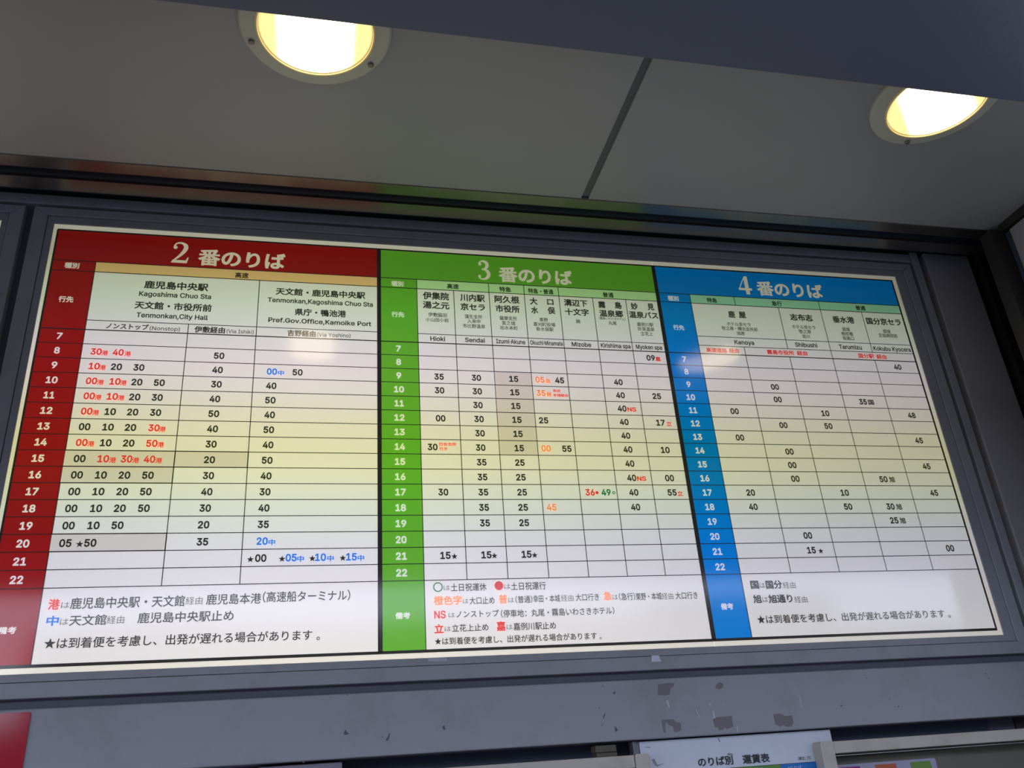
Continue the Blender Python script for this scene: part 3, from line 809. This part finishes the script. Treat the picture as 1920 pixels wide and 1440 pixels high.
G|w|b|備考|0.9090|0.9455|-0.9450|0.0154
G|g|b|○|1.0041|1.0283|-0.8767|0.0240
G|k|t|は|1.0303|1.0464|-0.8790|0.0134
G|k|m|土日祝運休|1.0485|1.1400|-0.8791|0.0188
G|r|b|●|1.1609|1.1838|-0.8767|0.0224
G|k|t|は|1.1857|1.2024|-0.8793|0.0136
G|k|m|土日祝運行|1.2038|1.2953|-0.8794|0.0191
G|o|b|橙色字|1.0044|1.0756|-0.9109|0.0218
G|k|t|は|1.0779|1.0918|-0.9133|0.0132
G|k|m|大口止め|1.0945|1.1587|-0.9131|0.0180
G|o|b|普|1.1698|1.1919|-0.9112|0.0221
G|k|t|は|1.1941|1.2089|-0.9137|0.0134
G|k|m|（普通）|1.2130|1.2572|-0.9130|0.0175
G|k|m|幸田・本城|1.2592|1.3303|-0.9126|0.0176
G|k|t|経由|1.3330|1.3663|-0.9125|0.0163
G|k|m|大口行き|1.3721|1.4353|-0.9119|0.0178
G|o|b|急|1.4475|1.4704|-0.9101|0.0220
G|k|t|は|1.4719|1.4871|-0.9131|0.0138
G|k|m|（急行）|1.4899|1.5341|-0.9127|0.0180
G|k|m|栗野・本城|1.5361|1.6080|-0.9138|0.0181
G|k|t|経由|1.6084|1.6410|-0.9144|0.0167
G|k|m|大口行き|1.6470|1.7101|-0.9141|0.0182
G|r|e|NS|1.0047|1.0334|-0.9447|0.0188
G|k|t|は|1.0405|1.0563|-0.9468|0.0130
G|k|m|ノンストップ|1.0597|1.1680|-0.9457|0.0170
G|k|m|（停車地：丸尾・霧島いわさきホテル）|1.1730|1.4726|-0.9475|0.0181
G|r|b|立|1.0042|1.0271|-0.9797|0.0218
G|k|t|は|1.0294|1.0450|-0.9799|0.0128
G|k|m|立花上止め|1.0476|1.1392|-0.9791|0.0174
G|r|b|嘉|1.1596|1.1826|-0.9781|0.0228
G|k|t|は|1.1850|1.2009|-0.9803|0.0130
G|k|m|嘉例川駅止め|1.2029|1.3130|-0.9802|0.0177
G|k|m|★は到着便を考慮し、出発が遅れる場合があります。|1.0037|1.4306|-1.0095|0.0168
B|w|b|備考|1.7711|1.8074|-0.9458|0.0161
B|k|b|国|1.8688|1.8931|-0.8899|0.0221
B|k|t|は|1.8955|1.9118|-0.8917|0.0159
B|k|b|国分|1.9141|1.9632|-0.8907|0.0222
B|k|t|経由|1.9651|2.0029|-0.8933|0.0175
B|k|b|旭|1.8689|1.8937|-0.9285|0.0217
B|k|t|は|1.8957|1.9123|-0.9302|0.0157
B|k|b|旭通り|1.9139|1.9854|-0.9294|0.0219
B|k|t|経由|1.9907|2.0298|-0.9329|0.0172
B|k|m|★は到着便を考慮し、出発が遅れる場合があります。|1.8692|2.4635|-0.9831|0.0214
R|c|T|番のりば|0.3696|0.6062|0.0626|0.0538
G|c|T|番のりば|1.2314|1.4627|0.0628|0.0531
B|c|T|番のりば|2.0856|2.3231|0.0658|0.0538
R|c|S|2|0.2961|0.3458|0.0744|0.0684
G|c|S|3|1.1646|1.2089|0.0749|0.0679
B|c|S|4|2.0203|2.0673|0.0750|0.0686
F|k|b|のりば別|1.6535|1.7478|-1.3186|0.0203
F|k|b|運賃表|1.7735|1.8483|-1.3194|0.0205
F|k|m|（単位：円）|1.9257|1.9621|-1.3261|0.0079
F|c|m|4のりば|1.8915|1.9311|-1.3459|0.0078
F|c|m|3のりば|1.7844|1.8246|-1.3436|0.0078'''

# ---------------------------------------------------------------- the backlit timetable sign
RR, G0, GR, B0, BR = 0.8682, 0.8776, 1.7314, 1.7412, 2.6
T, HB, YB, BB, Q, SS, V = 0.1272, 0.0293, -0.0026, -1.0307, -0.1528, -0.1207, -0.1527
Y7, PIT = -0.18164, 0.042344
row = lambda h: Y7 - (h - 7) * PIT         # top line of an hour row
Y23 = row(23)
sign = thing('timetable_sign', 'wide backlit bus departure timetable with red, green and blue headed panels in a grey frame', 'sign', (1.3, -1.05, -0.01))
sign_o = sign
def outer_frame(name, x0, x1, y0, y1, a, b, c, d, zf, mat, parent, bev, w4=None):
    """four mitred rails round an opening: x0..x1,y0..y1 outside, widths a(left) b(right) c(bottom) d(top)"""
    O = [(x0, y0), (x1, y0), (x1, y1), (x0, y1)]; I = [(x0 + a, y0 + c), (x1 - b, y0 + c), (x1 - b, y1 - d), (x0 + a, y1 - d)]
    for i in range(4):
        j = (i + 1) % 4
        obj(name, MB().prism_z([O[i], O[j], I[j], I[i]], -0.05, zf), mat, parent, bevel=bev)
outer_frame('frame_rail', -0.069, 2.688, -1.099, 0.197, 0.037, 0.034, 0.0335, 0.0265, 0.006, M_FRAME, sign, 0.002)
outer_frame('bezel_strip', -0.0305, 2.6525, -1.0645, 0.1690, 0.0175, 0.0345, 0.0175, 0.0235, 0.0035, M_BEZEL, sign, 0.001)
flats('tape_scrap', TAPE[:1], 0.006, 0.0068, M_TAPE, sign)
flats('tape_scrap', TAPE[1:], 0.0035, 0.0042, paint('faded_tape', (0.42, 0.42, 0.48), 0.5), sign)
obj('light_box', MB().box(-0.02, 2.625, -1.05, 0.15, -0.045, -0.004), M_DARK, sign)
obj('backing_sheet', MB().box(-0.013, 1.7355, -1.047, 0.1455, -0.004, -0.0006), M_CREAM, sign)
obj('backing_sheet', MB().box(1.7365, 2.618, -1.047, 0.1455, -0.004, -0.0003), M_CREAM, sign)
LW = 0.0021
def grid(mb, hs, vs, z):
    for x0, x1, y, w in hs: mb.quad(x0, x1, y - w / 2, y + w / 2, z)
    for x, y0, y1, w in vs: mb.quad(x - w / 2, x + w / 2, y0, y1, z)
panels = {}
def panel(key, x0, x1, hx, colour_mat, bands, label, hs, vs):
    p = obj('timetable_panel', MB().box(x0, x1, BB, T, -0.0004, 0.0), M_WHITE, sign, label=label)
    f = Flat().quad(x0, x1, HB, T, 0.0004); obj('header_band', f, colour_mat, p)
    obj('hour_column', Flat().quad(x0, hx, BB, HB, 0.0004), colour_mat, p)
    for a, b, mt in bands: obj('service_band', Flat().quad(a, b, YB, HB, 0.0005), mt, p)
    g = Flat()
    grid(g, hs + [(x0, x1, HB, LW * 1.2), (x0, x1, YB, LW * 1.2), (x0, x1, Y7, LW * 1.5)] + [(x0, x1, row(h), LW) for h in range(8, 24)], vs + [(hx, BB, HB, LW)], 0.0009)
    obj('grid_lines', g, M_BLACK, p)
    panels[key] = p
    return p
R1, R2, R3 = 0.1078, 0.3624, 0.5390
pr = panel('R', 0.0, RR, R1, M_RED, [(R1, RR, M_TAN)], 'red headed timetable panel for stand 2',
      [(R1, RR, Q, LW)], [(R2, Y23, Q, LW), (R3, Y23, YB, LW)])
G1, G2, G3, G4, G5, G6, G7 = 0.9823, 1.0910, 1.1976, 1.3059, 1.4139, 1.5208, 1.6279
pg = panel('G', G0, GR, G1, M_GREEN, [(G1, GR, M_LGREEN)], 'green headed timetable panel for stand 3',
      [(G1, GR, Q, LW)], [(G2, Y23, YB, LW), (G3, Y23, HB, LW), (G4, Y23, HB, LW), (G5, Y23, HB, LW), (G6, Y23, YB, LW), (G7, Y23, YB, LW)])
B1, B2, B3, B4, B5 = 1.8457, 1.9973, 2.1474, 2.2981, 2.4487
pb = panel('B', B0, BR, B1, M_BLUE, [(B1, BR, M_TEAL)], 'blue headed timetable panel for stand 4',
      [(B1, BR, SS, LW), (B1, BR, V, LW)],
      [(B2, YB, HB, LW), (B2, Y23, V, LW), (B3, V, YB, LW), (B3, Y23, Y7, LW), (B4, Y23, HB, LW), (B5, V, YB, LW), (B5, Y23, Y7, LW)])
bl = Flat()
for x0, x1, y0, y1 in ((-0.002, 2.602, T - 0.0015, T + 0.003), (-0.002, 2.602, BB - 0.0035, BB + 0.0035), (-0.0035, 0.0015, BB, T), (2.5975, 2.6025, BB, T),
                       (RR - 0.0015, G0 + 0.0005, BB, T), (GR - 0.0005, B0 + 0.0015, BB, T)):
    bl.box(x0, x1, y0, y1, -0.0002, 0.0013)
bl.flat = False
obj('black_border', bl, M_BLACK, sign)
for p, a, b, h0, h1 in ((pr, R1, R2, 15, 16), (pr, R2, R3, 15, 16), (pr, R1, R2, 16, 17), (pr, R1, R2, 20, 21), (pg, G3, G4, 9, 15)):
    e = 0.0016
    if p is pr:
        obj('correction_patch', MB().box(a + e * .2, b - e * .2, row(h1), row(h0), 0.0003, 0.0010), M_PATCH, p)
        g = Flat(); grid(g, [(a, b, row(h0), e * 1.7), (a, b, row(h1), e * 1.7)], [(b, row(h1), row(h0), e * 1.7)], 0.0012); obj('patch_edge', g, M_BLACK, p)
    else:
        obj('correction_patch', MB().box(a + e, b - e, row(h1), row(h0), 0.0003, 0.0008), M_PATCH, p)
        g = Flat(); grid(g, [(a, b, row(h), LW) for h in range(h0, h1 + 1)], [], 0.0012); obj('patch_edge', g, M_BLACK, p)
ink = {}
for ln in TEXT.strip().split('\n'):
    p, c, wt, s, x0, x1, y, h = ln.split('|')
    mb = ink.setdefault((p, c if wt != 't' else 't'), Flat())
    put(mb, s, wt, float(x0), float(x1), float(y), float(h), 0.0016 if p != 'F' else -0.0265)
WORD = {'k': 'black', 'w': 'white', 'c': 'cream title', 'r': 'red', 'b': 'blue', 'o': 'orange', 'g': 'green', 't': 'fine grey'}
for (p, c), mb in ink.items():
    if p != 'F': obj('lettering', mb, TXT[c], panels[p], label=WORD[c] + ' lettering')['kind'] = 'stuff'

# ---------------------------------------------------------------- neighbouring sign, cut by the frame edge
nb = thing('timetable_sign', 'neighbouring grey framed sign with dark magenta header, cut off beside the red headed panel', 'sign', (-1.4, -1.05, -0.01))
outer_frame('frame_rail', -2.85, -0.092, -1.099, 0.197, 0.037, 0.036, 0.0335, 0.0265, 0.006, M_FRAME, nb, 0.002)
outer_frame('bezel_strip', -2.812, -0.1285, -1.0645, 0.1690, 0.0175, 0.0155, 0.0175, 0.0235, 0.0035, M_BEZEL, nb, 0.001)
obj('backing_sheet', MB().box(-2.80, -0.144, -1.047, 0.1455, -0.004, -0.0004), M_CREAM, nb)
obj('header_band', Flat().quad(-2.79, -0.146, 0.029, 0.127, 0.0005), lit('print_magenta', (0.20, 0.01, 0.10)), nb)

# ---------------------------------------------------------------- red plate on the fascia
tag(obj('red_plate', MB().prism_z(rounded(-1.4, 0.1245, -1.262, -1.1265, 0.003), 0.0, 0.004), M_SIGNRED),
    'glossy red plate on the grey fascia below the red timetable panel', 'plate')

# ---------------------------------------------------------------- ceiling lamps
def lamp_mat(name, ang, cx, cz_):
    m, nt, b = new_mat(name); N, L = nt.nodes, nt.links
    geo = N.new('ShaderNodeNewGeometry'); c = W(cx, 0, cz_)
    su = N.new('ShaderNodeVectorMath'); su.operation = 'SUBTRACT'; su.inputs[1].default_value = (c.x, c.y, 0)
    L.new(geo.outputs['Position'], su.inputs[0])
    dt = N.new('ShaderNodeVectorMath'); dt.operation = 'DOT_PRODUCT'; dt.inputs[1].default_value = (math.cos(ang), math.sin(ang), 0)
    L.new(su.outputs[0], dt.inputs[0])
    ab = N.new('ShaderNodeMath'); ab.operation = 'ABSOLUTE'; L.new(dt.outputs['Value'], ab.inputs[0])
    mr = N.new('ShaderNodeMapRange'); mr.interpolation_type = 'SMOOTHSTEP'
    for i, v in enumerate((0.060 * S, 0.092 * S, 1.0, 0.0)): mr.inputs[i + 1].default_value = v
    L.new(ab.outputs[0], mr.inputs[0])
    mx = N.new('ShaderNodeMix'); mx.data_type = 'RGBA'
    mx.inputs[6].default_value = (1.25, 0.90, 0.30, 1); mx.inputs[7].default_value = (6.5, 5.2, 3.2, 1)
    L.new(mr.outputs[0], mx.inputs[0]); L.new(mx.outputs[2], b.inputs['Emission Color'])
    b.inputs['Emission Strength'].default_value = 1.0
    b.inputs['Base Color'].default_value = (0.8, 0.75, 0.6, 1)
    return m
Q = 0.9144
def lamp(cx, cz_, ang, screws, label):
    t = thing('ceiling_lamp', label, 'lamp', (cx, H, cz_), 'round lamps in the canopy ceiling')
    obj('trim_ring', MB().lathe(cx, cz_, [(0.181 * Q, H), (0.181 * Q, H - 0.008), (0.176 * Q, H - 0.0125), (0.146 * Q, H - 0.0155), (0.1425 * Q, H - 0.0155)]), M_TRIM, t, smooth=False)
    obj('gasket', MB().lathe(cx, cz_, [(0.1425 * Q, H - 0.0155), (0.1415 * Q, H - 0.0195), (0.1390 * Q, H - 0.0195), (0.1310 * Q, H - 0.012)]), M_GASKET, t, smooth=True)
    obj('rim_highlight', MB().lathe(cx, cz_, [(0.1375 * Q, H - 0.0170), (0.1375 * Q, H - 0.0192), (0.1362 * Q, H - 0.0192), (0.1362 * Q, H - 0.0165)]), M_RIM, t, smooth=True)
    mb = MB(); n = 64; vs = [(cx, H - 0.028, cz_)]; fs = []
    for k, (r, y) in enumerate(((0.06 * Q, H - 0.0275), (0.105 * Q, H - 0.025), (0.1315 * Q, H - 0.0165))):
        vs += [(cx + r * math.cos(2 * math.pi * i / n), y, cz_ + r * math.sin(2 * math.pi * i / n)) for i in range(n)]
    fs += [(0, 1 + i, 1 + (i + 1) % n) for i in range(n)]
    for k in range(2): fs += [(1 + k * n + i, 1 + (k + 1) * n + i, 1 + (k + 1) * n + (i + 1) % n, 1 + k * n + (i + 1) % n) for i in range(n)]
    mb.add(vs, fs)
    obj('glass_lens', mb, lamp_mat('lit_glass', ang, cx, cz_), t, smooth=True, label='glowing warm white glass lens')
    for a in screws:
        a = math.radians(a); sx, sz = cx + 0.149 * math.cos(a), cz_ + 0.149 * math.sin(a)
        s1 = MB().lathe(sx, sz, [(0.0075 * Q, H - 0.012), (0.0075 * Q, H - 0.0185), (0.006 * Q, H - 0.020), (0.0005 * Q, H - 0.020)], 16)
        s1.box(sx - 0.005, sx + 0.005, H - 0.0206, H - 0.0195, sz - 0.001, sz + 0.001)
        obj('screw', s1, M_SCREW, t)
lamp(0.682, 0.734, 0.0, (200, 327, 84), 'round lit ceiling lamp above the red and green timetable panels, two screws showing')
lamp(2.263, 0.731, -math.pi / 4, (275, 35, 155), 'round lit ceiling lamp above the blue timetable panel, one screw showing')

# ---------------------------------------------------------------- things under the fascia
# fare sheet
fs_ = thing('fare_board', 'white fare table board with black title between two cream framed cabinets', 'notice board', (1.77, -1.9, -0.03))
obj('board_panel', MB().box(1.507, 2.032, -1.90, -1.2625, -0.034, -0.0275), M_PAPER, fs_)
g = Flat().quad(1.62, 1.8745, -1.375, -1.336, -0.0267); obj('green_cell', g, M_FG, fs_)
g = Flat().quad(1.8755, 1.989, -1.375, -1.336, -0.0267); obj('blue_cell', g, M_FB, fs_)
g = Flat(); grid(g, [(1.56, 1.989, -1.336, 0.0012)] + [(1.56, 1.989, -1.375 - k * 0.032, 0.001) for k in range(12)], [(1.875, -1.73, -1.336, 0.001), (1.989, -1.73, -1.336, 0.001)], -0.0265)
obj('grid_lines', g, M_INK, fs_)
M_FW = paint('fare_white_ink', (0.45, 0.5, 0.6), 0.5)
for (p, c), mb in ink.items():
    if p == 'F': obj('lettering', mb, M_INK if c == 'k' else M_FW, fs_, label=('black' if c == 'k' else 'pale') + ' lettering')['kind'] = 'stuff'
for pts in ([(1.534, -1.305), (1.541, -1.303), (1.546, -1.317), (1.566, -1.315), (1.546, -1.321), (1.540, -1.316)],
            [(1.7340, -1.3045), (1.7385, -1.301), (1.752, -1.305), (1.748, -1.308), (1.736, -1.307)], [(1.517, -1.2755), (1.53, -1.2745), (1.536, -1.279), (1.529, -1.2775)],
            [(1.716, -1.266), (1.719, -1.265), (1.722, -1.275), (1.718, -1.274)]):
    obj('scuff_mark', MB().prism_z(pts, -0.0268, -0.0262), M_SCUFF2, fs_)
# cabinets
def cabinet(x0, x1, label, pieces):
    c = thing('notice_cabinet', label, 'cabinet', ((x0 + x1) / 2, -2.1, 0), 'cream framed cabinets under the fascia')
    w = 0.0365; t = -1.2925
    obj('side_post', MB().prism_z(rounded(x0, x0 + w, -2.1, t + 0.0015, 0.006, 'ab'), -0.0258, 0.012), M_MOULD, c, bevel=0.002)
    obj('side_post', MB().prism_z(rounded(x1 - w, x1, -2.1, t + 0.0015, 0.006, 'ab'), -0.0258, 0.012), M_MOULD, c, bevel=0.002)
    obj('top_rail', MB().box(x0 + w + 0.001, x1 - w - 0.001, t - 0.0285, t, -0.0258, 0.010), M_MOULD, c, bevel=0.002)
    obj('bottom_rail', MB().box(x0 + w + 0.001, x1 - w - 0.001, -2.1, -2.07, -0.0258, 0.010), M_MOULD, c, bevel=0.002)
    obj('back_panel', MB().box(x0 + w, x1 - w, -2.07, t - 0.0285, -0.075, -0.062), M_OLIVE, c)
    obj('chrome_strip', MB().box(x0 + w, x1 - w, t - 0.0345, t - 0.033, -0.01, -0.002), M_CHROME, c)
    return c
cabinet(0.772, 1.5145, 'cream framed notice cabinet under the fascia, with a brown bracket on its top', 1)
c2 = cabinet(1.973, 2.93, 'cream framed notice cabinet holding a card with coloured squares', 2)
obj('inner_panel', MB().box(2.010, 2.398, -2.0, -1.330, -0.062, -0.056), M_OLIVE, c2)
cd = tag(obj('notice_card', MB().prism_z(rounded(2.0105, 2.339, -1.9, -1.3475, 0.004), -0.0555, -0.054), M_CARD), 'pale lavender card with magenta, orange and green squares in a cream cabinet', 'notice')
for a, b, mt in ((2.052, 2.112, M_MAG), (2.156, 2.218, M_ORG), (2.261, 2.322, M_CGR)):
    obj('coloured_square', MB().box(a, b, -1.41, -1.3535, -0.054, -0.0534), mt, cd)
tag(obj('bracket', MB().box(1.391, 1.444, -1.2815, -1.2655, -0.06, -0.02).box(1.391, 1.444, -1.2925, -1.2825, -0.06, -0.016), paint('old_brown_bracket', (0.10, 0.085, 0.06), 0.7, 0.4, scale=30), bevel=0.0012),
    'small dirty brown bracket sitting on a cream cabinet below the fascia', 'bracket')
tag(obj('edge_channel', MB().box(1.487, 1.4925, -1.2905, -1.261, -0.05, -0.02).box(1.4925, 1.5055, -1.2905, -1.261, -0.05, -0.03), paint('channel_grey', (0.16, 0.17, 0.20), 0.4, metal=0.3)),
    'thin upright grey channel beside the white fare board', 'channel')
tag(obj('wall_plate', MB().prism_z(rounded(0.60, 0.787, -1.30, -1.2645, 0.004), -0.11, -0.03), paint('plate_grey', (0.22, 0.20, 0.25), 0.5, 0.4)),
    'dull grey plate tucked under the grey fascia beside a cream cabinet', 'plate')
tag(obj('paper_notice', MB().box(2.573, 2.655, -1.36, -1.235, -0.11, -0.105), paint('faded_paper', (0.11, 0.10, 0.14), 0.6)), 'faded lilac paper stuck to the dark wall above a cream cabinet', 'notice')
tag(obj('brown_board', MB().box(2.66, 2.69, -1.36, -1.235, -0.11, -0.10), paint('brown_card', (0.06, 0.045, 0.05), 0.6)), 'narrow brown strip on the dark wall beside the faded lilac paper', 'strip')
for o in bpy.data.objects:
    if '_o' in o: del o['_o']
